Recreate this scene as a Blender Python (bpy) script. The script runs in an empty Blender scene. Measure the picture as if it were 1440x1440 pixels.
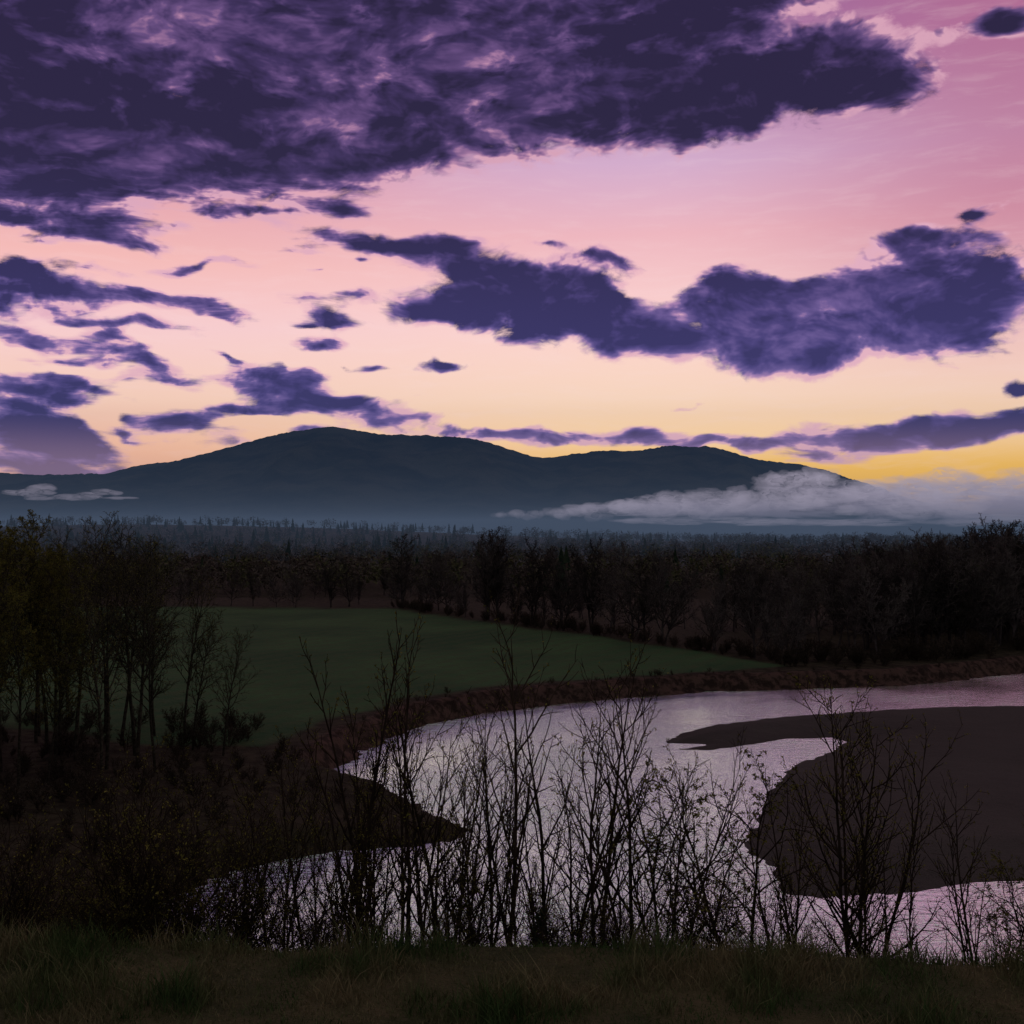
import bpy, math, random, bmesh
import numpy as np
from mathutils import Vector, noise as mnoise
S = bpy.context.scene
S.view_settings.view_transform='Standard'; S.view_settings.look='None'; S.view_settings.exposure=0

# ------------------------------------------------------------ helpers
def link(o,parent=None):
    S.collection.objects.link(o)
    if parent: o.parent=parent
    return o
def empty(name):
    e=bpy.data.objects.new(name,None); e.empty_display_size=0.1
    return link(e)
def mesh_np(name,V,F,mats=(),mi=None,smooth=False):
    if not isinstance(F,list): F=[F]
    F=[np.asarray(f,dtype=np.int32) for f in F if len(f)]
    m=bpy.data.meshes.new(name)
    V=np.asarray(V,dtype=np.float32)
    m.vertices.add(len(V)); m.vertices.foreach_set('co',V.ravel())
    tot=sum(f.size for f in F); n=sum(len(f) for f in F)
    m.loops.add(tot); m.loops.foreach_set('vertex_index',np.concatenate([f.ravel() for f in F]))
    m.polygons.add(n)
    sizes=np.concatenate([np.full(len(f),f.shape[1],dtype=np.int32) for f in F])
    st=np.concatenate([[0],np.cumsum(sizes)[:-1]]).astype(np.int32)
    m.polygons.foreach_set('loop_start',st)
    for a in mats: m.materials.append(a)
    if mi is not None: m.polygons.foreach_set('material_index',np.asarray(mi,dtype=np.int32))
    m.polygons.foreach_set('use_smooth',np.full(n,smooth,dtype=bool))
    m.update(calc_edges=True); m.validate()
    return m
def gridF(nx,ny):
    idx=np.arange(nx*ny).reshape(ny,nx)
    return np.stack([idx[:-1,:-1],idx[:-1,1:],idx[1:,1:],idx[1:,:-1]],-1).reshape(-1,4)
def hash2(ix,iy,seed):
    h=(ix.astype(np.int64)*374761393+iy.astype(np.int64)*668265263+seed*982451653)&0xffffffff
    h=((h^(h>>13))*1274126177)&0xffffffff
    return ((h^(h>>16))&0xffff)/65535.0
def vnoise(x,y,seed=0):
    ix=np.floor(x); iy=np.floor(y); fx=x-ix; fy=y-iy
    fx=fx*fx*(3-2*fx); fy=fy*fy*(3-2*fy)
    a=hash2(ix,iy,seed);b=hash2(ix+1,iy,seed);c=hash2(ix,iy+1,seed);d=hash2(ix+1,iy+1,seed)
    return (a*(1-fx)+b*fx)*(1-fy)+(c*(1-fx)+d*fx)*fy
def fbm(x,y,o=4,seed=0):
    s=0;a=.5
    for i in range(o):
        s=s+a*vnoise(x*2**i+i*17.3,y*2**i-i*9.1,seed+i); a*=.5
    return s/(1-.5**o)
def sstep(a,b,x):
    t=np.clip((x-a)/(b-a),0,1); return t*t*(3-2*t)
def sdf(px,py,poly):
    P=np.array(poly,float); Q=np.roll(P,-1,0)
    d=np.full(px.shape,1e9); ins=np.zeros(px.shape,bool)
    for (ax,ay),(bx,by) in zip(P,Q):
        ex,ey=bx-ax,by-ay; wx,wy=px-ax,py-ay
        t=np.clip((wx*ex+wy*ey)/(ex*ex+ey*ey+1e-9),0,1)
        d=np.minimum(d,(wx-ex*t)**2+(wy-ey*t)**2)
        c=((ay>py)!=(by>py))&(px<(bx-ax)*(py-ay)/((by-ay) if by!=ay else 1e-9)+ax)
        ins^=c
    d=np.sqrt(d); return np.where(ins,-d,d)

class NT:
    def __init__(s,t): s.t=t; s.n=t.nodes; s.l=t.links
    def new(s,ty,ins=None,**kw):
        n=s.n.new(ty)
        for k,v in kw.items(): setattr(n,k,v)
        if ins:
            for k,v in ins.items():
                if isinstance(v,bpy.types.NodeSocket): s.l.new(v,n.inputs[k])
                else: n.inputs[k].default_value=v
        return n
    def math(s,op,a,b=None,c=None,clamp=False):
        i={0:a}
        if b is not None:i[1]=b
        if c is not None:i[2]=c
        return s.new('ShaderNodeMath',i,operation=op,use_clamp=clamp).outputs[0]
    def vm(s,op,a,b): return s.new('ShaderNodeVectorMath',{0:a,1:b},operation=op).outputs[0]
    def attr(s,name,o='Fac'): return s.new('ShaderNodeAttribute',attribute_name=name).outputs[o]
    def noise(s,vec,scale,detail=4,rough=.55):
        return s.new('ShaderNodeTexNoise',{'Vector':vec,'Scale':scale,'Detail':detail,'Roughness':rough})
    def mix(s,f,a,b):
        n=s.new('ShaderNodeMix',data_type='RGBA')
        for k,v in ((0,f),(6,a),(7,b)):
            if isinstance(v,bpy.types.NodeSocket): s.l.new(v,n.inputs[k])
            else: n.inputs[k].default_value=v if k==0 else (*v,1)
        return n.outputs[2]
    def ramp(s,f,stops,interp='LINEAR'):
        n=s.new('ShaderNodeValToRGB',{0:f}); cr=n.color_ramp; cr.interpolation=interp
        while len(cr.elements)<len(stops): cr.elements.new(.5)
        for e,(p,c) in zip(cr.elements,sorted(stops,key=lambda q:q[0])): e.position=p; e.color=(*c,1)
        return n.outputs[0]
    def smooth(s,v,a,b,to0=0.,to1=1.):
        return s.new('ShaderNodeMapRange',{0:v,1:a,2:b,3:to0,4:to1},interpolation_type='SMOOTHSTEP').outputs[0]
def mat(name):
    m=bpy.data.materials.new(name); m.use_nodes=True; m.node_tree.nodes.clear()
    return m,NT(m.node_tree)
def finish_principled(t,col,rough=.9,bump=None,spec=.2):
    p=t.new('ShaderNodeBsdfPrincipled',{'Base Color':col,'Roughness':rough,'Specular IOR Level':spec})
    if bump is not None: t.l.new(bump,p.inputs['Normal'])
    o=t.new('ShaderNodeOutputMaterial'); t.l.new(p.outputs[0],o.inputs[0]); return p
def simple_mat(name,c1,c2,scale=3.,rough=.9,rand=.0):
    m,t=mat(name)
    tc=t.new('ShaderNodeTexCoord').outputs['Object']
    n=t.noise(tc,scale,2).outputs[0]
    c=t.mix(t.smooth(n,.35,.65),c1,c2)
    if rand:
        oi=t.new('ShaderNodeObjectInfo').outputs['Random']
        c=t.new('ShaderNodeHueSaturation',{'Color':c,'Value':t.math('MULTIPLY_ADD',oi,rand,1-rand/2)}).outputs[0]
    d=t.new('ShaderNodeBsdfDiffuse',{0:c})
    t.l.new(d.outputs[0],t.new('ShaderNodeOutputMaterial').inputs[0]); return m
def srgb(r,g,b):
    f=lambda c:((c/255+.055)/1.055)**2.4 if c/255>.04045 else c/255/12.92
    return (f(r),f(g),f(b))

# ------------------------------------------------------------ WORLD: dim dusk light
w=bpy.data.worlds.new("World"); S.world=w; w.use_nodes=True
w.node_tree.nodes.clear(); t=NT(w.node_tree)
gen=t.new('ShaderNodeTexCoord').outputs['Generated']
Z=t.new('ShaderNodeSeparateXYZ',{0:gen}).outputs[2]
col=t.ramp(t.math('MULTIPLY_ADD',Z,.5,.5),[(.49,(.01,.01,.012)),(.51,(.15,.12,.15)),(.7,(.14,.14,.17)),(1.,(.14,.14,.16))])
nis=t.new('ShaderNodeTexSky',sky_type='NISHITA')
nis.sun_disc=False; nis.sun_elevation=math.radians(1.0); nis.sun_rotation=math.radians(12)
bg1=t.new('ShaderNodeBackground',{0:col,1:1.0})
bg2=t.new('ShaderNodeBackground',{0:nis.outputs[0],1:.004})
ad=t.new('ShaderNodeAddShader',{0:bg1.outputs[0],1:bg2.outputs[0]})
t.l.new(ad.outputs[0],t.new('ShaderNodeOutputWorld').inputs[0])
sl=bpy.data.lights.new('dusk_fill','SUN'); sl.energy=.23; sl.angle=math.radians(60); sl.color=(1,.94,.88)  # added broad fill lifting the foreground; the real sun is below the horizon
so=link(bpy.data.objects.new('dusk_fill',sl)); so.rotation_euler=(math.radians(-28),math.radians(10),0)

# ------------------------------------------------------------ SKY: cloud-bearing part of the dome over the mountain
U=1584.
clouds=[(-600,670,450,195,0,1.6),(-260,700,420,175,-3,1.6),(90,692,350,125,-4,1.5),(330,618,225,74,0,1.1),(500,640,120,50,0,1.1),(445,668,160,42,0,1.),(-700,530,170,72,5,1.2),(-380,560,215,44,5,1.),
(100,775,330,80,0,1.3),(-600,900,900,200,0,1.5),(-20,628,290,48,0,.9),(280,590,170,42,8,.8),
(698,712,74,27,0,1.1),(675,450,46,16,0,1.),
(470,310,245,66,6,1.5),(400,255,150,46,0,1.2),(620,295,160,60,0,1.3),(590,412,120,25,-5,1.),(320,330,100,36,0,1.),(540,362,130,28,0,.9),
(40,335,235,42,-14,1.3),(-170,401,170,17,-4,1.),(-80,305,150,26,-8,1.),(125,283,150,44,-4,1.3),(130,372,66,20,-8,1.),(-250,448,66,17,-5,.9),(-560,416,100,22,-8,1.),(60,400,70,11,0,.7),(30,310,120,22,0,1.),
(-370,440,62,13,0,.8),(-640,348,160,20,-8,1.),(-490,325,200,14,-6,1.),(-440,370,120,12,6,.9),(-640,266,110,22,-12,.9),(-520,232,90,22,-25,.9),(-690,190,110,32,0,1.),(-520,290,170,12,-6,.9),
(-690,138,110,22,-4,.95),(-640,112,150,18,-3,1.),(-715,88,130,24,0,1.),(-600,84,120,13,0,.9),(-330,212,92,27,0,1.2),(-270,178,145,20,3,1.2),(-470,155,90,14,0,.9),(-260,258,54,14,0,.9),(-100,233,46,10,0,1.),(-180,236,36,8,0,.8),
(-180,150,90,15,0,1.),(-20,124,200,13,-2,1.),(170,128,140,15,0,1.),(600,144,240,27,0,1.3),(440,120,170,17,0,1.),(712,198,40,14,0,1.1),(250,172,60,5,0,.6),(430,98,70,14,0,.9),(300,118,120,10,0,.9)]
rc=random.Random(25)
for i in range(90):    # small streaky scraps, mostly low on the left
    b=-730+rc.random()**1.4*540; e=rc.uniform(110,440)
    rw=rc.uniform(18,80); clouds.append((b,e,rw,rw*rc.uniform(.10,.22)+2,rc.uniform(-16,6),rc.uniform(.4,.8)))
azs=np.radians(np.concatenate([np.arange(-68,-30,1.),np.arange(-30,30,.12),np.arange(30,69,1.)]))
els=np.concatenate([np.arange(-.03,.56,.0021),np.arange(.56,1.35,.02)])
A,E=np.meshgrid(azs,els)
prod=np.ones(A.shape)
wA=A+(fbm(A*16,E*22,4,70)-.5)*.05; wE=E+(fbm(A*16+50,E*22,4,71)-.5)*.03
for (b,e,rw,rh,tilt,wt) in clouds:
    a0=math.atan(b/U); c=math.cos(a0); th=math.radians(tilt)
    dx=wA-a0; dy=wE-e/U*c
    u=(dx*math.cos(th)+dy*math.sin(th))/(rw/U*1.28*c); v=(-dx*math.sin(th)+dy*math.cos(th))/(rh/U*1.40*c)
    g=np.clip((1-np.sqrt(u*u+v*v))*wt*max(1.,rh/105.),0,1)
    prod*=1-np.clip(g,0,.97)
mask=1-prod
fade=sstep(.98,.78,np.abs(A)/math.radians(68))*sstep(1.32,1.0,E)
mask=np.maximum(mask,np.maximum(sstep(.60,.9,np.abs(A)),sstep(.60,.85,E))*.45)
P2x,P2y=A,E*1.75
WX=(fbm(P2x*11,P2y*11,4,80)-.5)*.055; WY=(fbm(P2x*11+9,P2y*11+30,4,81)-.5)*.035
NL=fbm(P2x*7,P2y*8,5,82)
RD=13000.
V=np.stack([np.sin(A)*RD,np.cos(A)*RD,E*RD+20],-1).reshape(-1,3)
sm,t=mat('dusk_sky')
pos=t.new('ShaderNodeNewGeometry').outputs['Position']
X,Y,Z=t.new('ShaderNodeSeparateXYZ',{0:pos}).outputs
az=t.math('ARCTAN2',X,Y); el=t.math('DIVIDE',t.math('SUBTRACT',Z,20.),RD)
P=t.new('ShaderNodeCombineXYZ',{0:az,1:t.math('MULTIPLY',el,1.75),2:0.}).outputs[0]
PW=t.vm('ADD',P,t.attr('warp','Vector'))
n1=t.noise(PW,27.,9,.60).outputs[0]
n2=t.noise(t.vm('ADD',PW,(.005,-.013,0.)),27.,3,.6).outputs[0]
nst=t.noise(t.vm('MULTIPLY',PW,(1.,3.6,1.)),15.,7,.64).outputs[0]
nlow=t.attr('nlow'); mk=t.attr('mask')
streak=t.math('MULTIPLY',t.smooth(az,.02,-.22),t.smooth(el,.36,.28))
streak=t.math('MAXIMUM',streak,t.smooth(el,.12,.07))
nn=t.math('ADD',t.math('MULTIPLY',n1,t.math('MULTIPLY_ADD',streak,-.55,1.)),t.math('MULTIPLY',nst,t.math('MULTIPLY',streak,.55)))
inner=t.smooth(mk,.60,1.)
dens=t.math('MULTIPLY_ADD',t.math('SUBTRACT',nn,.5),5.2,t.math('MULTIPLY_ADD',t.smooth(mk,.0,.92),2.5,-1.08))
dens=t.math('MULTIPLY_ADD',inner,.5,dens)
alpha=t.smooth(dens,-.15,.95)
core=t.smooth(dens,.1,2.3)
core=t.math('MAXIMUM',core,t.math('MULTIPLY',inner,.62))
fac=t.math('DIVIDE',el,.5)
pxy=lambda y:(745-y)/1584/.5
warm=t.ramp(fac,[(0.,srgb(232,170,60)),(pxy(660),srgb(248,192,84)),(pxy(618),srgb(252,210,158)),(pxy(560),srgb(252,216,190)),(pxy(450),srgb(247,206,202)),
  (pxy(330),srgb(238,182,190)),(pxy(230),srgb(216,176,208)),(pxy(80),srgb(176,122,172)),(1.,srgb(140,90,150))])
cool=t.ramp(fac,[(0.,srgb(214,150,130)),(pxy(640),srgb(244,186,156)),(pxy(570),srgb(250,208,186)),(pxy(470),srgb(243,200,202)),
  (pxy(380),srgb(242,184,180)),(pxy(260),srgb(226,160,174)),(pxy(80),srgb(170,116,168)),(1.,srgb(140,90,150))])
front=t.mix(t.smooth(az,-.38,.12),cool,warm)
front=t.mix(t.math('MULTIPLY',t.math('MULTIPLY',t.smooth(az,.12,.46),t.smooth(el,.06,.3)),.7),front,srgb(184,108,140))
front=t.mix(t.math('MULTIPLY',t.smooth(nst,.45,.75),.14),front,srgb(250,222,224))
dusk=t.ramp(fac,[(0.,srgb(120,100,130)),(.4,srgb(112,100,136)),(1.,srgb(100,90,130))])
side=t.smooth(t.math('ABSOLUTE',az),.5,1.1)
clear=t.mix(side,front,dusk)
lit=t.math('MULTIPLY',t.math('SUBTRACT',n1,n2),t.math('MULTIPLY_ADD',core,-3.0,4.4))
tone=t.math('SUBTRACT',core,t.math('ADD',lit,t.math('MULTIPLY',t.math('SUBTRACT',nlow,.50),1.4)))
cc=t.ramp(tone,[(0.,srgb(220,166,188)),(.2,srgb(168,122,162)),(.45,srgb(106,79,130)),(.75,srgb(66,51,94)),(1.,srgb(45,36,66))])
cb=t.ramp(tone,[(0.,srgb(226,176,190)),(.2,srgb(166,128,174)),(.45,srgb(106,88,146)),(.78,srgb(72,61,118)),(1.,srgb(55,47,96))])
ccol=t.mix(t.smooth(el,.12,.34),cb,cc)
ccol=t.mix(t.math('MULTIPLY',t.smooth(el,.10,.045),.45),ccol,srgb(178,140,160))
ccol=t.mix(t.math('MULTIPLY',side,.6),ccol,srgb(84,78,104))
skycol=t.mix(alpha,clear,ccol)
em=t.new('ShaderNodeEmission',{0:skycol,1:t.smooth(el,.06,.40,1.42,1.02)})
mx=t.new('ShaderNodeMixShader',{0:t.attr('fade'),1:t.new('ShaderNodeBsdfTransparent').outputs[0],2:em.outputs[0]})
t.l.new(mx.outputs[0],t.new('ShaderNodeOutputMaterial').inputs[0])
sm.cycles.emission_sampling='NONE'
me=mesh_np('sky',V,gridF(len(azs),len(els)),[sm],smooth=True)
for nm,arr in (('mask',mask),('fade',fade),('nlow',NL)):
    me.attributes.new(nm,'FLOAT','POINT').data.foreach_set('value',arr.ravel().astype(np.float32))
me.attributes.new('warp','FLOAT_VECTOR','POINT').data.foreach_set('vector',np.stack([WX,WY,0*WX],-1).astype(np.float32).ravel())
link(bpy.data.objects.new('sky',me))

# ------------------------------------------------------------ TERRAIN
water_poly=[(-18.4,57.1),(-18.6,61.5),(-16.2,66),(-13,68.9),(-10.7,70.4),(-7,71.5),(-3.7,72.6),(-3.2,75.4),(-6.1,80.2),(-8.5,84.5),(-11.9,86),(-14.9,89.2),(-15.3,93.2),
(-13.1,103.9),(-8.8,116),(-1.6,124.2),(6.6,130.4),(15.3,134.8),(24.7,139.6),(38.6,142),(53.5,146),(72,158),(95,171),(140,190),(260,215),
(260,25),(140,28),(60,33),(30,36),(0,40),(-14,44),(-18.5,50)]
sand_poly=[(14,105.6),(16.8,111),(21.2,116),(28.9,120.5),(37.6,124),(48.2,127.2),(58.3,128.3),(80,131),(100,132),(180,135),(180,75),(100,70),(60,67),(29.4,64.7),(25.4,63.7),(20.9,62.4),
(17.1,61.5),(15.3,62.1),(15,64.7),(15.5,67.4),(14.6,70.4),(15.8,74.5),(18.2,82.3),(20.8,89.2),(24.2,96),(29,102.2),(31.6,106.7),(30.9,108.9),(25.9,108.1),(21.1,104.6),(17.4,102.2),(15.4,102.9),(17.8,105)]
field_poly=[(-130,262),(-28.6,259),(-11.7,232),(5.1,203),(20,178),(28.8,163),(35.5,150),(24,143),(5,134),(-3,128),(-11,119),(-17,106),(-21,94),(-30,96),(-60,110),(-130,130)]
def terrain_z(x,y,full=False):
    wob=(fbm(x*.35,y*.35,3,11)-.5)*1.6+(fbm(x*1.3,y*1.3,2,5)-.5)*1.1
    near=(y<260)&(np.abs(x)<320)
    dw=np.full(x.shape,60.); ds=np.full(x.shape,60.)
    dw[near]=sdf(x[near],y[near],water_poly)+wob[near]
    ds[near]=sdf(x[near],y[near],sand_poly)+wob[near]*.6
    spit=np.exp(-(((x+7)/7.)**2+((y-76)/7.)**2))
    spit=np.maximum(spit,np.exp(-(((x+16)/5.)**2+((y-62)/9.)**2))*.7)
    h=(2.0+.5*(fbm(x*.06,y*.06,3,3)-.5))*(1-.72*spit)
    land=h*sstep(-.05,2.2,dw)
    bed=-1.2*sstep(0,4,-dw)-.02
    z=np.where(dw>0,land,bed)
    sb=np.clip(-ds*.16,-1,.9)+.25*(fbm(x*.12,y*.12,3,9)-.5)*(ds<-1)
    z=np.maximum(z,np.where(dw<0.3,sb,-9))
    crest=9.5-1.0*sstep(1.5,6,x)+.35*(fbm(x*.5,y*0,2,31)-.5)
    top=16.9-.04*np.clip(y,-60,60)
    fall=np.where(y>crest,(y-crest)*.52,0)
    hill=top-fall+.12*(fbm(x*.8,y*.8,3,21)-.5)+sstep(crest+1,crest+6,y)*(fbm(x*.25,y*.25,3,22)-.5)*1.0
    hill=np.where(y<42,hill,-5)
    z=np.maximum(z,hill)
    far=25*np.exp(-(((x+420)/480.)**2+((y-1300)/330.)**2))+6*np.exp(-(((x-500)/260.)**2+((y-1000)/250.)**2))
    z=z+far+np.where(y>300,2*(fbm(x*.006,y*.006,3,2)-.5)-1,0)
    if full: return z,dw,ds,hill
    return z
def grow(a,b,s,f,mx): 
    out=[a]; d=s
    while out[-1]<b: out.append(out[-1]+d); d=min(d*f,mx)
    return out
xs=np.arange(-36,72,.45); xr=np.array(grow(72.5,12500,.8,1.09,700)); xl=-np.array(grow(36.5,12500,.8,1.09,700))[::-1]
xs=np.concatenate([xl,xs,xr])
ys=np.concatenate([np.arange(-2400,-400,200),np.arange(-400,0,40),np.arange(0,14,.25),np.arange(14,40,.6),np.arange(40,165,.45),np.array(grow(165.6,14000,.9,1.06,500))])
XX,YY=np.meshgrid(xs,ys); fx,fy=XX.ravel(),YY.ravel()
zz,dw,ds,hl=terrain_z(fx,fy,True)
gm,t=mat('ground_mat')
tc=t.new('ShaderNodeTexCoord').outputs['Object']
sp=t.new('ShaderNodeSeparateColor',{0:t.attr('zone','Color')})
nf=t.noise(tc,.9,6,.65).outputs[0]; nb=t.noise(tc,.045,5,.6).outputs[0]; nfine=t.noise(tc,9.,4,.7).outputs[0]
floor=t.mix(t.smooth(nf,.35,.65),(.024,.018,.012),(.055,.042,.025))
hillc=t.mix(t.smooth(nf,.35,.65),(.05,.05,.022),(.10,.08,.038))
fieldc=t.mix(t.smooth(nb,.36,.64),(.030,.070,.029),(.060,.116,.044))
tr_=t.new('ShaderNodeTexWave',{'Vector':t.new('ShaderNodeMapping',{'Vector':tc,'Rotation':(0,0,.5)}).outputs[0],'Scale':.09,'Distortion':2.,'Detail':2.}).outputs[1]
fieldc=t.mix(t.math('MULTIPLY',t.math('ADD',t.smooth(nf,.4,.7),t.math('MULTIPLY',tr_,.6)),.65),fieldc,(.064,.080,.036))
sandc=t.mix(t.smooth(nb,.3,.7),(.062,.050,.044),(.088,.072,.062))
sandc=t.mix(t.math('MULTIPLY',t.smooth(nfine,.45,.75),.6),sandc,(.034,.028,.026))
bankc=t.mix(t.smooth(nf,.4,.6),(.03,.018,.014),(.095,.052,.040))
c=t.mix(sp.outputs[0],floor,fieldc); c=t.mix(sp.outputs[2],c,bankc); c=t.mix(sp.outputs[1],c,sandc)
c=t.mix(t.attr('hillmask'),c,hillc)
bp=t.new('ShaderNodeBump',{'Strength':.9,'Distance':.3,'Height':t.math('ADD',nf,t.math('MULTIPLY',nfine,.3))}).outputs[0]
finish_principled(t,c,.95,bp,.05)
gmesh=mesh_np('ground',np.stack([fx,fy,zz],-1),gridF(len(xs),len(ys)),[gm],smooth=True)
ff=sdf(fx,fy,field_poly)+(fbm(fx*.1,fy*.1,3,8)-.5)*5
zone=np.zeros((len(fx),4),np.float32); zone[:,3]=1
zone[:,0]=sstep(1,-1,ff)*(dw>1.8)
zone[:,1]=((ds<.6)&(dw<1.)).astype(float)
zone[:,2]=sstep(3.2,1.8,dw)*(dw>-3)*(1-zone[:,1])*sstep(84,96,fy)
gmesh.color_attributes.new('zone','FLOAT_COLOR','POINT').data.foreach_set('color',zone.ravel())
hm=((zz-hl)<.3).astype(np.float32)*(fy<13)
gmesh.attributes.new('hillmask','FLOAT','POINT').data.foreach_set('value',hm.astype(np.float32))
link(bpy.data.objects.new('ground',gmesh))

# ------------------------------------------------------------ RIVER
wm,t=mat('river_water')
tc=t.new('ShaderNodeTexCoord').outputs['Object']
m1=t.new('ShaderNodeMapping',{'Vector':tc,'Scale':(.5,1.4,1),'Rotation':(0,0,.25)}).outputs[0]
w1=t.noise(m1,1.1,4,.62).outputs[0]
w2=t.noise(m1,5.5,2,.6).outputs[0]
w3=t.noise(tc,.08,3,.5).outputs[0]
hh=t.math('ADD',w1,t.math('MULTIPLY',w2,.34))
bp=t.new('ShaderNodeBump',{'Strength':t.smooth(w3,.35,.65,.5,1.),'Distance':.19,'Height':hh}).outputs[0]
gl=t.new('ShaderNodeBsdfGlossy',{'Color':(1.6,2.12,1.74,1),'Roughness':.12,'Normal':bp})  # over-bright reflection tint: silvery brightness put into the colour, beyond real water
df=t.new('ShaderNodeBsdfDiffuse',{'Color':(.03,.03,.032,1)})
fr=t.new('ShaderNodeFresnel',{'IOR':1.9,'Normal':bp}).outputs[0]
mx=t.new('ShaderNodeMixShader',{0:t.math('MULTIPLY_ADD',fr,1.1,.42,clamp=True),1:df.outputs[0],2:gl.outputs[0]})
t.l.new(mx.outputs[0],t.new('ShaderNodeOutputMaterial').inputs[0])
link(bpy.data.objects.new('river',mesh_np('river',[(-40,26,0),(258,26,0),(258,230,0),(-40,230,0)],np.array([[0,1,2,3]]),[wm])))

# ------------------------------------------------------------ MOUNTAIN
rid=np.array([(-7500,60),(-5000,170),(-3500,290),(-2727,307),(-2500,292),(-2235,299),(-2121,294),(-2008,345),(-1818,360),(-1591,417),(-1288,504),(-1061,542),(-966,555),(-833,530),(-682,511),(-455,504),(-227,492),(-76,451),(152,379),(303,398),(455,424),(606,420),(720,428),(814,451),(947,443),(1061,447),(1174,413),(1326,371),(1515,352),(1667,322),(1818,262),(1980,190),(2180,120),(2450,70),(3500,45),(7500,40)],float)
mxs=np.arange(-7000,7000,13.); mys=np.concatenate([np.arange(3900,5800,45),np.arange(5800,6200,12),np.arange(6200,8600,110)])
MX,MY=np.meshgrid(mxs,mys)
r1=np.interp(mxs,rid[:,0],rid[:,1]); k=np.hanning(15); k/=k.sum()
r1=np.convolve(np.pad(r1,7,'edge'),k,'valid')+20
R=np.broadcast_to(r1,MX.shape)
tt=np.abs(MY-6000)
wx=MX+260*(fbm(MX*.0012,MY*.0012,3,40)-.5)*2*np.clip(tt/500,0,1)
spur=(1-np.abs(2*fbm(wx*.0022,MY*.0007,4,41)-1))
prof=np.clip(1-(tt/2050)**.92,0,1)
MZ=R*prof+ (spur-.75)*250*np.clip(tt/700,0,1)*np.clip(R/300,0,1)*prof + 9*(fbm(MX*.03,MY*.03,3,44)-.5)+8*(vnoise(MX*.075,MY*.05,45)-.5) -8*np.clip(tt/1500,0,1)
mm,t=mat('forested_mountain')
tc=t.new('ShaderNodeTexCoord').outputs['Object']
n=t.noise(tc,.004,6,.65).outputs[0]; nn=t.noise(tc,.05,3,.6).outputs[0]
c=t.mix(t.smooth(n,.35,.65),(.014,.022,.024),(.062,.070,.054))
bp=t.new('ShaderNodeBump',{'Strength':.8,'Distance':16.,'Height':nn}).outputs[0]
finish_principled(t,c,1.,bp,0.)
link(bpy.data.objects.new('mountain',mesh_np('mountain',np.stack([MX.ravel(),MY.ravel(),MZ.ravel()],-1),gridF(len(mxs),len(mys)),[mm],smooth=True)))

# ------------------------------------------------------------ HAZE & FOG (volumes whose own glow stands in for scattered skylight)
def glow_vol_mat(name,L,sig):
    m,t=mat(name)
    e=t.new('ShaderNodeEmission',{0:(*L,1),1:sig}); a=t.new('ShaderNodeVolumeAbsorption',{'Color':(0,0,0,1),'Density':sig})
    s_=t.new('ShaderNodeAddShader',{0:e.outputs[0],1:a.outputs[0]})
    t.l.new(s_.outputs[0],t.new('ShaderNodeOutputMaterial').inputs['Volume']); m.cycles.emission_sampling='NONE'; return m
def box(name,x0,x1,y0,y1,z0,z1,m):
    V=[(x,y,z) for z in (z0,z1) for y in (y0,y1) for x in (x0,x1)]
    F=np.array([[0,2,3,1],[4,5,7,6],[0,1,5,4],[2,6,7,3],[0,4,6,2],[1,3,7,5]])
    return link(bpy.data.objects.new(name,mesh_np(name,V,F,[m])))
box('valley_haze',-6500,6500,600,5950,-30,640,glow_vol_mat('haze',(.030,.050,.095),8.5e-5))
box('valley_mist',-6000,6000,480,5200,-20,58,glow_vol_mat('mist',(.066,.092,.145),4.0e-4))
def fog(name,blobs,m,seed,sub=4):
    bm=bmesh.new()
    for (cx,cy,cz,rx,ry,rz) in blobs:
        r=bmesh.ops.create_icosphere(bm,subdivisions=sub,radius=1)
        for v in r['verts']:
            p=v.co.copy()
            q=Vector((p.x*rx,p.y*ry,p.z*rz*1.6))/50.+Vector((cx,cy,seed))*.03
            d=1+.6*mnoise.fractal(q,.8,2.1,5)
            v.co=Vector((cx+p.x*rx*d,cy+p.y*ry*d,cz+p.z*rz*d))
    me=bpy.data.meshes.new(name); bm.to_mesh(me); bm.free(); me.materials.append(m)
    for p in me.polygons: p.use_smooth=True
    return link(bpy.data.objects.new(name,me))
rf=random.Random(12)
tx=[-150,187,420,654,794,888,958,1075,1238,1402,1682,2300]; tz=[68,96,124,152,182,218,228,206,200,212,230,236]
bx=[-150,654,1000,1250,1400,1682,2900]; bz=[54,66,64,66,48,40,36]
puffs=[]
for i in range(200):
    x=rf.uniform(-60,1950) if i<130 else rf.uniform(800,1950)
    zt=float(np.interp(x,tx,tz)); zb=float(np.interp(x,bx,bz)); hgt=zt-zb
    rz=min(rf.uniform(10,36),hgt*.40); rx=rz*rf.uniform(1.4,3.2)
    z=zb+rz*.5+(hgt-rz*1.2)*rf.random()**.7
    puffs.append((x,3700+rf.uniform(-250,250),z,rx,rz*rf.uniform(1.2,2.4),rz))
for i in range(26):
    x=rf.uniform(300,1700); puffs.append((x,3350+rf.uniform(-100,100),rf.uniform(38,52)+max(0,(x-1300)*.03),rf.uniform(60,160),60,rf.uniform(4,9)))
for i in range(16):
    x=-1700+i*25+rf.uniform(-20,20); puffs.append((x,3800,134+rf.uniform(-10,18),rf.uniform(25,60),40,rf.uniform(4,10)))
puffs+= [(-1590,3800,156,40,50,18),(-1625,3800,146,45,50,13)]
fog('fog_bank',puffs,glow_vol_mat('fog_vapour',(.50,.44,.56),.0058),1)
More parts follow.
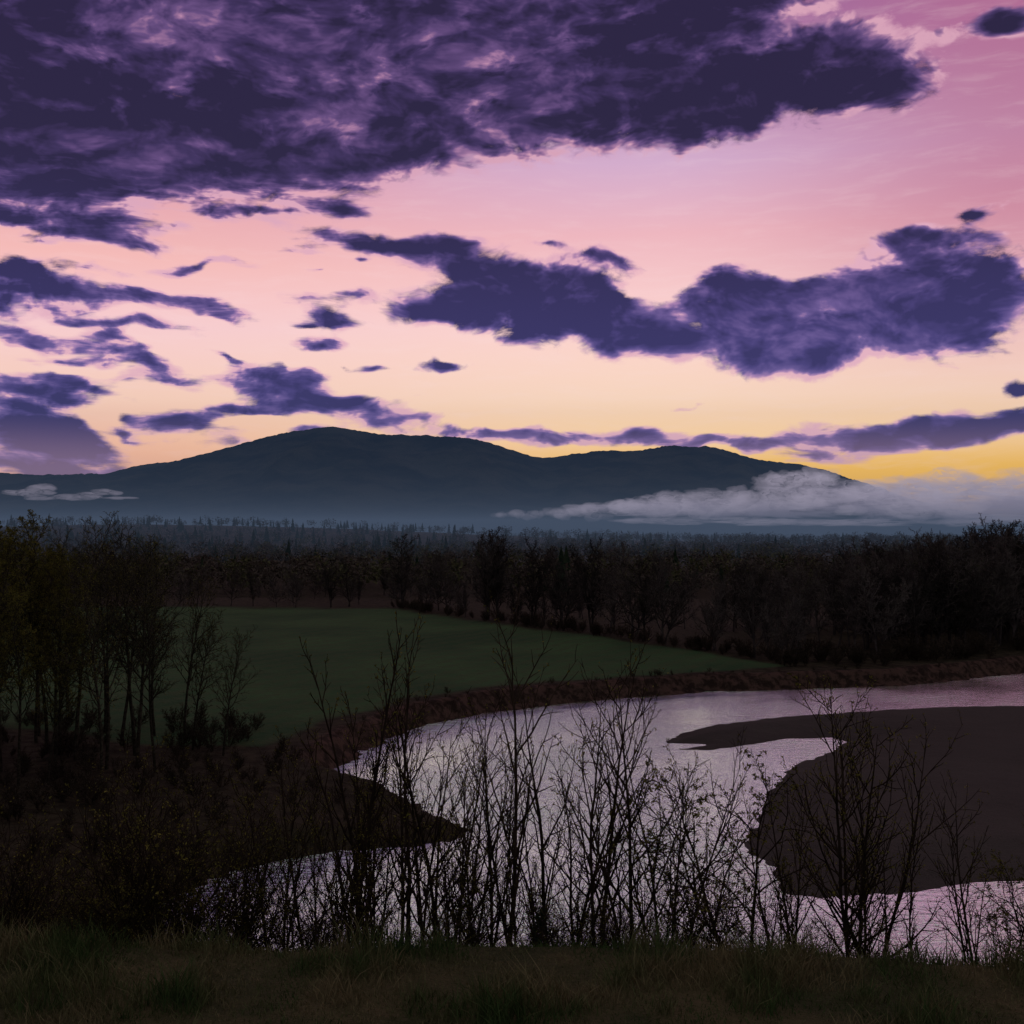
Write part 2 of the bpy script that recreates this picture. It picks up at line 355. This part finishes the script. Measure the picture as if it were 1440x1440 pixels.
fog('fog_veil',[(1650,4000,124,560,220,66),(1350,4000,120,260,160,46),(2300,4000,130,650,220,76),(850,4000,94,520,120,32),(1750,3500,85,420,160,44)],glow_vol_mat('veil_vapour',(.33,.29,.395),.0075),3,5)

# ------------------------------------------------------------ TREES
bark=simple_mat('bark',(.030,.024,.017),(.07,.056,.04),4.,.95,.4)
bark_d=simple_mat('twig_bark',(.03,.02,.015),(.06,.042,.028),2.,.95,.5)
bark_l=simple_mat('tree_line_bark',(.050,.040,.038),(.118,.094,.083),.5,.95,1.1)
bud=simple_mat('budding_leaves',(.12,.11,.024),(.22,.18,.04),2.,.8,.5)
bud_r=simple_mat('reddish_buds',(.056,.044,.037),(.10,.078,.058),1.,.9,.8)
bud_g=simple_mat('early_green_buds',(.06,.060,.030),(.105,.096,.045),1.,.9,.6)
con=simple_mat('conifer_needles',(.014,.026,.016),(.035,.048,.026),.6,.95,.4)

class TB:
    def __init__(s): s.V=[];s.Q=[];s.n=0;s.LV=[];s.nl=0
    def tube(s,P,R,k):
        P=np.asarray(P);n=len(P)
        d=np.gradient(P,axis=0); d/=np.linalg.norm(d,axis=1,keepdims=True)+1e-9
        ref=np.array([.31,.93,.2]) if abs(d[0,1])<.8 else np.array([.95,.1,.3])
        u=np.cross(d,ref); u/=np.linalg.norm(u,axis=1,keepdims=True)+1e-9
        v=np.cross(d,u); a=np.arange(k)*2*math.pi/k
        ring=P[:,None,:]+np.asarray(R)[:,None,None]*(np.cos(a)[None,:,None]*u[:,None,:]+np.sin(a)[None,:,None]*v[:,None,:])
        s.V.append(ring.reshape(-1,3))
        i=np.arange(n-1)[:,None]*k; j=np.arange(k)[None,:]; j2=(j+1)%k
        s.Q.append(np.stack([i+j,i+j2,i+k+j2,i+k+j],-1).reshape(-1,4)+s.n); s.n+=n*k
    def leaf(s,p,size,rng):
        a=rng.normal(size=3); a/=np.linalg.norm(a); b=np.cross(a,rng.normal(size=3)); b/=np.linalg.norm(b)+1e-9
        s.LV.append(np.array([p-a*size,p+b*size*.45,p+a*size,p-b*size*.45])); s.nl+=1
    def build(s,name,m_b,m_l):
        V=np.concatenate(s.V); Q=np.concatenate(s.Q); mi=np.zeros(len(Q),int)
        F=[Q]
        if s.nl:
            LV=np.concatenate(s.LV); F.append(np.arange(s.nl*4).reshape(-1,4)+len(V))
            V=np.concatenate([V,LV]); mi=np.concatenate([mi,np.ones(s.nl,int)])
        return mesh_np(name,V,F,[m_b,m_l],mi,False)
def branch(tb,p,d,L,r,lev,cfg,rng):
    n=cfg['seg'][lev]; st=L/n; P=[np.array(p,float)]; d=np.array(d,float)
    for i in range(n):
        d=d+rng.normal(size=3)*cfg['wig'][lev]+np.array([0,0,cfg['up'][lev]])
        d/=np.linalg.norm(d); P.append(P[-1]+d*st)
    P=np.array(P); tip=cfg['tip']
    R=r*(1-np.linspace(0,1,n+1))**cfg.get('tap',.8)+tip
    tb.tube(P,R,cfg['sides'][lev])
    mxl=len(cfg['seg'])-1
    if lev<mxl:
        c=max(1,int(cfg['kids'][lev]*(.75+.5*rng.random())))
        t0=cfg['start'][lev]; ph=rng.random()*6.28
        for k in range(c):
            f=min(t0+(1-t0)*(k+rng.random()*.9)/c,.98)
            x=f*n; i=min(int(x),n-1); q=P[i]+(P[i+1]-P[i])*(x-i)
            dd=P[i+1]-P[i]; dd/=np.linalg.norm(dd)
            ph+=2.4+rng.normal()*.4
            a=np.cross(dd,[.3,.2,.9]) 
            if np.linalg.norm(a)<.05:a=np.array([1.,0,0])
            a/=np.linalg.norm(a); b=np.cross(dd,a)
            ang=math.radians(cfg['ang'][lev]*(.75+.5*rng.random()))
            nd=dd*math.cos(ang)+(a*math.cos(ph)+b*math.sin(ph))*math.sin(ang)
            ln=L*cfg['len'][lev]*(.6+.6*rng.random())*(1-.55*((f-t0)/(1-t0))**cfg.get('lp',1.2))
            branch(tb,q,nd,ln,max(R[i]*cfg['rr'],tip*.8),lev+1,cfg,rng)
    if cfg['leaf']>0 and lev>=mxl-1:
        for _ in range(rng.poisson(cfg['leaf'])):
            i=rng.integers(max(1,n//2),n+1); tb.leaf(P[i]+rng.normal(size=3)*cfg['lsz']*.8,cfg['lsz']*(.6+.8*rng.random()),rng)
def make_tree(name,cfg,h,seed,mb,ml,stems=1,spread=.1):
    rng=np.random.default_rng(seed); tb=TB()
    for s_ in range(stems):
        a=rng.random()*6.28; sp=spread*(.4+rng.random()) if stems>1 else spread*rng.random()
        hh=h*(1 if s_==0 else .6+.4*rng.random())
        branch(tb,(math.cos(a)*.02*h*(stems>1),math.sin(a)*.02*h*(stems>1),-.02*h),(math.cos(a)*sp,math.sin(a)*sp,1),hh,cfg['r0']*hh,0,cfg,rng)
    return tb.build(name,mb,ml)
tall=dict(seg=[12,7,5,4],wig=[.03,.12,.16,.2],up=[.01,.06,.04,.03],sides=[7,4,3,3],kids=[26,9,6],start=[.35,.2,.15],ang=[40,42,45],len=[.30,.45,.5],rr=.5,r0=.0090,tip=.010,leaf=1.2,lsz=.055)
grove_m=[make_tree('grove_tree_mesh',dict(tall,leaf=[.8,1.4,.7,6,9.][i%5],kids=[[26,9,6],[22,10,5],[30,8,6],[30,9,6],[34,9,6]][i%5]),17,100+i,bark,bud) for i in range(5)]
round_=dict(seg=[8,7,5,3],wig=[.06,.13,.16,.2],up=[.0,.07,.04,.02],sides=[5,3,3,3],kids=[18,10,7],start=[.14,.12,.1],ang=[48,42,45],len=[.55,.45,.45],rr=.55,r0=.014,tip=.018,leaf=1.2,lsz=.10,lp=.9)
line_m=[make_tree('line_tree_mesh',dict(round_,leaf=[.2,.5,1.0,.1,.4,.8,.2,.1][i],kids=[[20,11,7],[16,11,7],[22,10,7],[18,11,7],[24,9,7],[17,12,6],[14,12,7],[26,8,6]][i],ang=[[48,42,45],[38,40,45],[55,42,45],[44,40,40],[34,40,45],[60,40,45],[50,44,45],[26,38,45]][i],len=[[.55,.45,.45],[.5,.45,.45],[.6,.4,.45],[.5,.5,.4],[.42,.5,.45],[.62,.42,.45],[.7,.5,.4],[.34,.5,.5]][i]),13,200+i,bark_l,[bud_r,bud_r,bud_g,bud_r,bud_r,bud_g,bud_r,bud_r][i],stems=[1,2,1,1,2,1,1,1][i],spread=.12) for i in range(8)]
sap=dict(seg=[12,8,5],wig=[.045,.07,.12],up=[.015,.06,.05],sides=[6,4,3],kids=[15,7],start=[.2,.15],ang=[36,38],len=[.42,.38],rr=.55,r0=.0072,tip=.0025,leaf=1.2,lsz=.018,lp=.8)
sap_m=[make_tree('sapling_mesh',dict(sap,leaf=[2.6,1.2,4.4,1.5,3.4,1.][i],kids=[[15,7],[12,6],[17,7],[11,5],[16,8],[13,5]][i]),4.,300+i,bark_d,bud,stems=[2,1,3,2,3,1][i],spread=.16) for i in range(6)]
whip=dict(sap,kids=[20,4],ang=[24,30],len=[.20,.4],r0=.0065,leaf=1.6)
whip_m=[make_tree('whip_mesh',whip,4.,330+i,bark_d,bud,stems=1+i%2,spread=.07) for i in range(3)]
bush=dict(seg=[7,6,4],wig=[.10,.13,.16],up=[.03,.05,.04],sides=[4,3,3],kids=[10,6],start=[.12,.1],ang=[38,42],len=[.5,.42],rr=.6,r0=.0055,tip=.0022,leaf=1.4,lsz=.016)
bush_m=[make_tree('bush_mesh',dict(bush,leaf=[1.6,3.4,1.,2.8][i]),2.,350+i,bark_d,bud,stems=6,spread=.45) for i in range(4)]
leafy=dict(seg=[9,8,6,3],wig=[.09,.12,.14,.15],up=[.0,.0,-.12,-.15],sides=[6,4,3,3],kids=[13,8,5],start=[.3,.15,.2],ang=[52,42,40],len=[.62,.42,.2],rr=.55,r0=.010,tip=.0020,leaf=2.2,lsz=.020)
leafy_m=make_tree('leafy_mesh',leafy,2.5,391,bark_d,bud,stems=3,spread=.35)
brushv=dict(bush,tip=.012,lsz=.06,kids=[10,7])
brush_m=[make_tree('brush_mesh',brushv,3.,370+i,bark_d,bud_r,stems=6,spread=.6) for i in range(3)]

def gz(x,y): return float(terrain_z(np.array([float(x)]),np.array([float(y)]))[0])
R_=random.Random(3)
def put(name,me,x,y,s,parent=None,sink=.05,rot=None):
    o=bpy.data.objects.new(name,me); link(o,parent)
    o.location=(x,y,gz(x,y)-sink); o.scale=(s,s,s)
    o.rotation_euler=(R_.uniform(-.04,.04),R_.uniform(-.04,.04),R_.uniform(0,6.28) if rot is None else rot)
    return o
for (x,y,h) in [(-38,84,17),(-34,88,18.5),(-33.5,83,17),(-30,90,18),(-28.5,86,17.5),(-26,92,11),(-23,90,10),(-42,90,20),(-45,86,19),(-40,95,18),(-36,100,17),(-48,98,21),
   (-31,98,16),(-46,78,17),(-37,76,14),(-32,78,13),(-52,108,22),(-44,112,18),(-50,90,22),(-54,96,23),(-29,80,15),(-26.5,84,13),(-35,70,13),(-41,72,17),
   (-36,90,18),(-32.5,94,17),(-39.5,87,20),(-30.5,85,16),(-27.5,95,14),(-43,82,18),(-40,80,15),(-37.5,91,19),(-41,98,21),(-34.5,79,15),(-38.2,82,19.5)]:
    k=R_.choice([0,1,2]) if x/y>-.395 else R_.choice([3,4,4])
    put('budding_tree' if k>2 else 'bare_tree',grove_m[k],x,y,h/16.5*(.83 if k>2 else .93))
row=empty('distant_tree_line')
edge=[(-150,266),(-95,264),(-60,262),(-28.6,262),(-11.7,236),(5.1,207),(20,182),(28.8,167),(37,153)]
for i in range(len(edge)-1):
    (ax,ay),(bx_,by_)=edge[i],edge[i+1]; L=math.hypot(bx_-ax,by_-ay); n=int(L/4.4)
    for k in range(n):
        f=(k+R_.random()*1.6-.3)/n; x=ax+(bx_-ax)*f+R_.uniform(-1,3); y=ay+(by_-ay)*f+R_.uniform(0,6)
        h=(R_.uniform(7,12) if R_.random()<.55 else R_.uniform(13,18)) if ax>-30 else R_.uniform(6.5,12.5)
        put('tree',R_.choice(line_m),x,y,h/14.5,row)
fp=[(-200,120),(-200,268),(-28,266),(-8,242),(9,212),(24,187),(40,160),(36,120)]
for _ in range(220):
    y=R_.uniform(180,440); x=R_.uniform(-.52*y,.5*y)
    if sdf(np.array([x]),np.array([y]),fp)[0]<0: continue
    put('tree',R_.choice(line_m),x,y,R_.uniform(5,10.5)/14.5,row)
put('bare_tree',line_m[0],-5,226,17/13)
put('bare_tree',line_m[3],34,158,12.5/13)
wood=empty('riverside_wood')
for _ in range(210):
    x=R_.uniform(38,150); y=152+(x-38)*.33+R_.uniform(0,60)
    if y<163+(x-53)*.55: y+=6
    h=R_.uniform(8.5,13.)+min(8,max(0,(x-45)*.16))
    put('tree',R_.choice(line_m),x,y,h/14.5,wood)
br=empty('bank_brush')
for _ in range(150):
    x=R_.uniform(36,120); y=149+max(0,(x-50))*.5+R_.uniform(0,8)
    put('brush',R_.choice(brush_m),x,y,R_.uniform(.5,1.1),br)
for _ in range(120):
    i=R_.randrange(3,len(edge)-1); (ax,ay),(bx_,by_)=edge[i],edge[i+1]; f=R_.random()
    put('brush',R_.choice(brush_m),ax+(bx_-ax)*f+R_.uniform(-1,2),ay+(by_-ay)*f+R_.uniform(-2,3),R_.uniform(.4,.9),br)
for _ in range(360):
    x=R_.uniform(-60,-17); y=R_.uniform(42,106)
    if sdf(np.array([x]),np.array([y]),water_poly)[0]<2: continue
    if x>-22 and y>90: continue
    put('brush',R_.choice(brush_m),x,y,R_.uniform(.25,.75),br)
for (x,y,s) in [(-9,76,.3),(-12,78,.4),(-14,80,.5),(-6,75,.22),(-11,74,.3),(-15,76,.5),(-17,88,.4),(-18,70,.5),(-7.5,78,.25),(-10,81,.3),(-13,74,.35)]:
    put('brush',R_.choice(brush_m),x,y,s,br)
for _ in range(60):
    i=R_.randrange(14,24); (ax,ay),(bx_,by_)=water_poly[i-1],water_poly[i]; f=R_.random()
    put('brush',R_.choice(brush_m),ax+(bx_-ax)*f-R_.uniform(1,2.5),ay+(by_-ay)*f+R_.uniform(1.5,3.5),R_.uniform(.08,.3),br)

# distant forest, one merged mesh
rng=np.random.default_rng(5)
N=5600
yy=320*(2600/320)**rng.random(N); xx=yy*(rng.random(N)*1.15-.6)
zg=terrain_z(xx,yy)
V=[];FT=[];mi=[];n=0
for x,y,z in zip(xx,yy,zg):
    pc=.45 if (y>750 and x<-.05*y) else (.12 if y>900 else .03)
    if rng.random()<pc:
        h=rng.uniform(7,12) if rng.random()<.88 else rng.uniform(12,16); r=h*.22; k=6
        for lv in range(4):
            z0=z+h*(.12+.2*lv); z1=z+h*(.45+.19*lv) if lv<3 else z+h; rr=r*(1-.24*lv)
            a=np.arange(k)*2*math.pi/k+rng.random()*6
            V.append(np.stack([x+np.cos(a)*rr*(.7+.6*rng.random(k)),y+np.sin(a)*rr*(.7+.6*rng.random(k)),z0+rng.normal(size=k)*h*.02],-1)); V.append(np.array([[x,y,z1]]))
            j=np.arange(k); FT.append(np.stack([n+j,n+(j+1)%k,np.full(k,n+k)],-1)); mi+= [0]*k; n+=k+1
    else:
        h=rng.uniform(6,11) if y<600 else rng.uniform(7,13); k=64
        c=rng.normal(size=(k,3)); c/=np.linalg.norm(c,axis=1,keepdims=True); c*=rng.random((k,1))**.4
        c=c*np.array([h*.36,h*.36,h*.36])+np.array([x,y,z+h*.58])
        tri=c[:,None,:]+rng.normal(size=(k,3,3))*h*.05
        V.append(tri.reshape(-1,3)); FT.append(np.arange(k*3).reshape(-1,3)+n); n+=k*3; mi+=[1+(rng.random()<.3)]*k
link(bpy.data.objects.new('distant_forest',mesh_np('distant_forest',np.concatenate(V),[np.concatenate(FT)],[con,bud_r,bud_g],mi)))

# ------------------------------------------------------------ FOREGROUND SAPLINGS
fg=[(-1.62,11.6,3.75,'w0'),(-1.45,12.3,3.5,'w1'),(-1.1,11.8,3.6,'w2'),(-1.3,12.6,3.2,'s1'),(-.75,12.2,3.,'s3'),(-.08,11.9,3.7,'s1'),(-.25,12.5,2.8,'w0'),
(.5,12.2,3.1,'s3'),(.85,11.4,3.0,'s5'),(1.25,11.9,3.2,'s0'),(1.05,12.6,3.4,'s1'),(1.75,12.4,2.6,'s3'),(3.5,11.6,3.3,'s4'),(3.75,12.2,2.9,'s2'),(4.6,11.2,2.0,'s1'),
(-2.2,12.6,2.4,'s0'),(-2.7,13.,2.2,'s2'),(-.5,13.,2.4,'s5'),(.15,13.2,2.6,'s0'),(5.3,11.,1.9,'s2'),(-1.9,13.2,2.6,'s4'),
(-1.75,12.,2.9,'w2'),(-1.55,11.3,2.6,'w1'),(-.95,12.9,2.7,'s2'),(-.55,11.6,2.2,'s4'),(-2.45,12.,2.0,'w0'),(-3.1,12.6,1.9,'s4'),(.3,11.6,2.0,'w1'),(1.5,11.5,2.1,'s2'),(-.3,11.4,2.,'s2'),(-1.35,11.2,2.,'s4'),
(-1.9,11.7,2.3,'w1'),(-.9,11.3,2.4,'w0'),(.05,12.9,2.4,'w2'),(.7,12.9,2.5,'w1'),(2.9,12.,2.0,'s2'),(-3.6,12.2,2.0,'s2'),(-4.3,12.8,2.3,'s4'),(4.1,11.6,2.1,'w2'),(3.2,12.6,2.3,'w1'),(5.0,11.8,2.4,'s0')]
K={'w0':whip_m[0],'w1':whip_m[1],'w2':whip_m[2],**{f's{i}':sap_m[i] for i in range(6)}}
for x,y,h,k in fg:
    put('sapling',K[k],x,y,(h+.25*(y-11))/4)
put('weeping_shrub',leafy_m,2.45,11.6,2.3/2.5)
put('weeping_shrub',leafy_m,5.3,10.6,1.6/2.5)
und=empty('undergrowth')
for _ in range(100):
    x=R_.uniform(-4.5,6.5); y=R_.uniform(10.4,14.)
    put('shrub',R_.choice(bush_m),x,y,R_.uniform(.3,.64),und)
for _ in range(50):
    x=R_.uniform(-8,-3.); y=R_.uniform(10.6,15)
    put('shrub',R_.choice(bush_m),x,y,R_.uniform(.5,1.),und)
for _ in range(40):
    put('shrub',R_.choice(bush_m),R_.uniform(-18,-7),R_.uniform(15,28),R_.uniform(.9,1.7),und)
tb=TB(); rg=np.random.default_rng(77)
tb.tube([(0,0,0),(0,0,.5),(0.01,0,1.)],[.014,.009,.002],6)
for k in range(170):
    f=rg.random()**.8*.95; a=rg.random()*6.28; L=(1-f)*.34+.03
    p=np.array([0,0,f]); q=p+np.array([math.cos(a)*L,math.sin(a)*L,.06*L+.1*L*rg.random()])
    tb.tube([p,(p+q)/2+[0,0,-.01],q],[.004,.003,.001],3)
    for _ in range(9):
        g=rg.random(); tb.leaf(p+(q-p)*g+rg.normal(size=3)*.006,.018,rg)
put('young_spruce',tb.build('young_spruce',bark_d,con),.28,11.1,.75)

# ------------------------------------------------------------ GRASS on the viewpoint
N=140000
gx=rng.uniform(-6.5,6.5,N); gy=rng.uniform(6.2,11.2,N)
keep=(fbm(gx*1.4,gy*1.4,3,60)+rng.random(N)*.45)>.50
gx,gy=gx[keep],gy[keep]; N=len(gx)
g0=terrain_z(gx,gy)
tuft=fbm(gx*1.7,gy*1.7,3,61)
h=(.03+.13*rng.random(N)**2)*(.35+2.0*sstep(.4,.75,tuft))
a=rng.random(N)*6.28; lean=rng.normal(size=(N,2))*h[:,None]*.45
wd=.0022+.003*rng.random(N)
dx=np.cos(a)*wd; dy=np.sin(a)*wd
B=np.stack([gx,gy,g0-.01],-1); D=np.stack([dx,dy,0*dx],-1)
M=B+np.stack([lean[:,0]*.4,lean[:,1]*.4,h*.6],-1)
V=np.stack([B+D,B-D,M-D*.7,M+D*.7,B+np.stack([lean[:,0],lean[:,1],h],-1)],1).reshape(-1,3)
i=np.arange(N)*5
gmat=simple_mat('grass_blades',(.065,.10,.032),(.23,.18,.09),1.6,.8)
link(bpy.data.objects.new('grass',mesh_np('grass',V,[np.stack([i,i+1,i+2,i+3],-1),np.stack([i+3,i+2,i+4],-1)],[gmat])))

# ------------------------------------------------------------ CAMERA
cd=bpy.data.cameras.new('camera'); co=link(bpy.data.objects.new('camera',cd))
cd.sensor_width=36; cd.lens=39.6; cd.clip_start=.1; cd.clip_end=40000
co.location=(0,0,20); co.rotation_euler=(math.radians(90.9),0,0)
S.camera=co
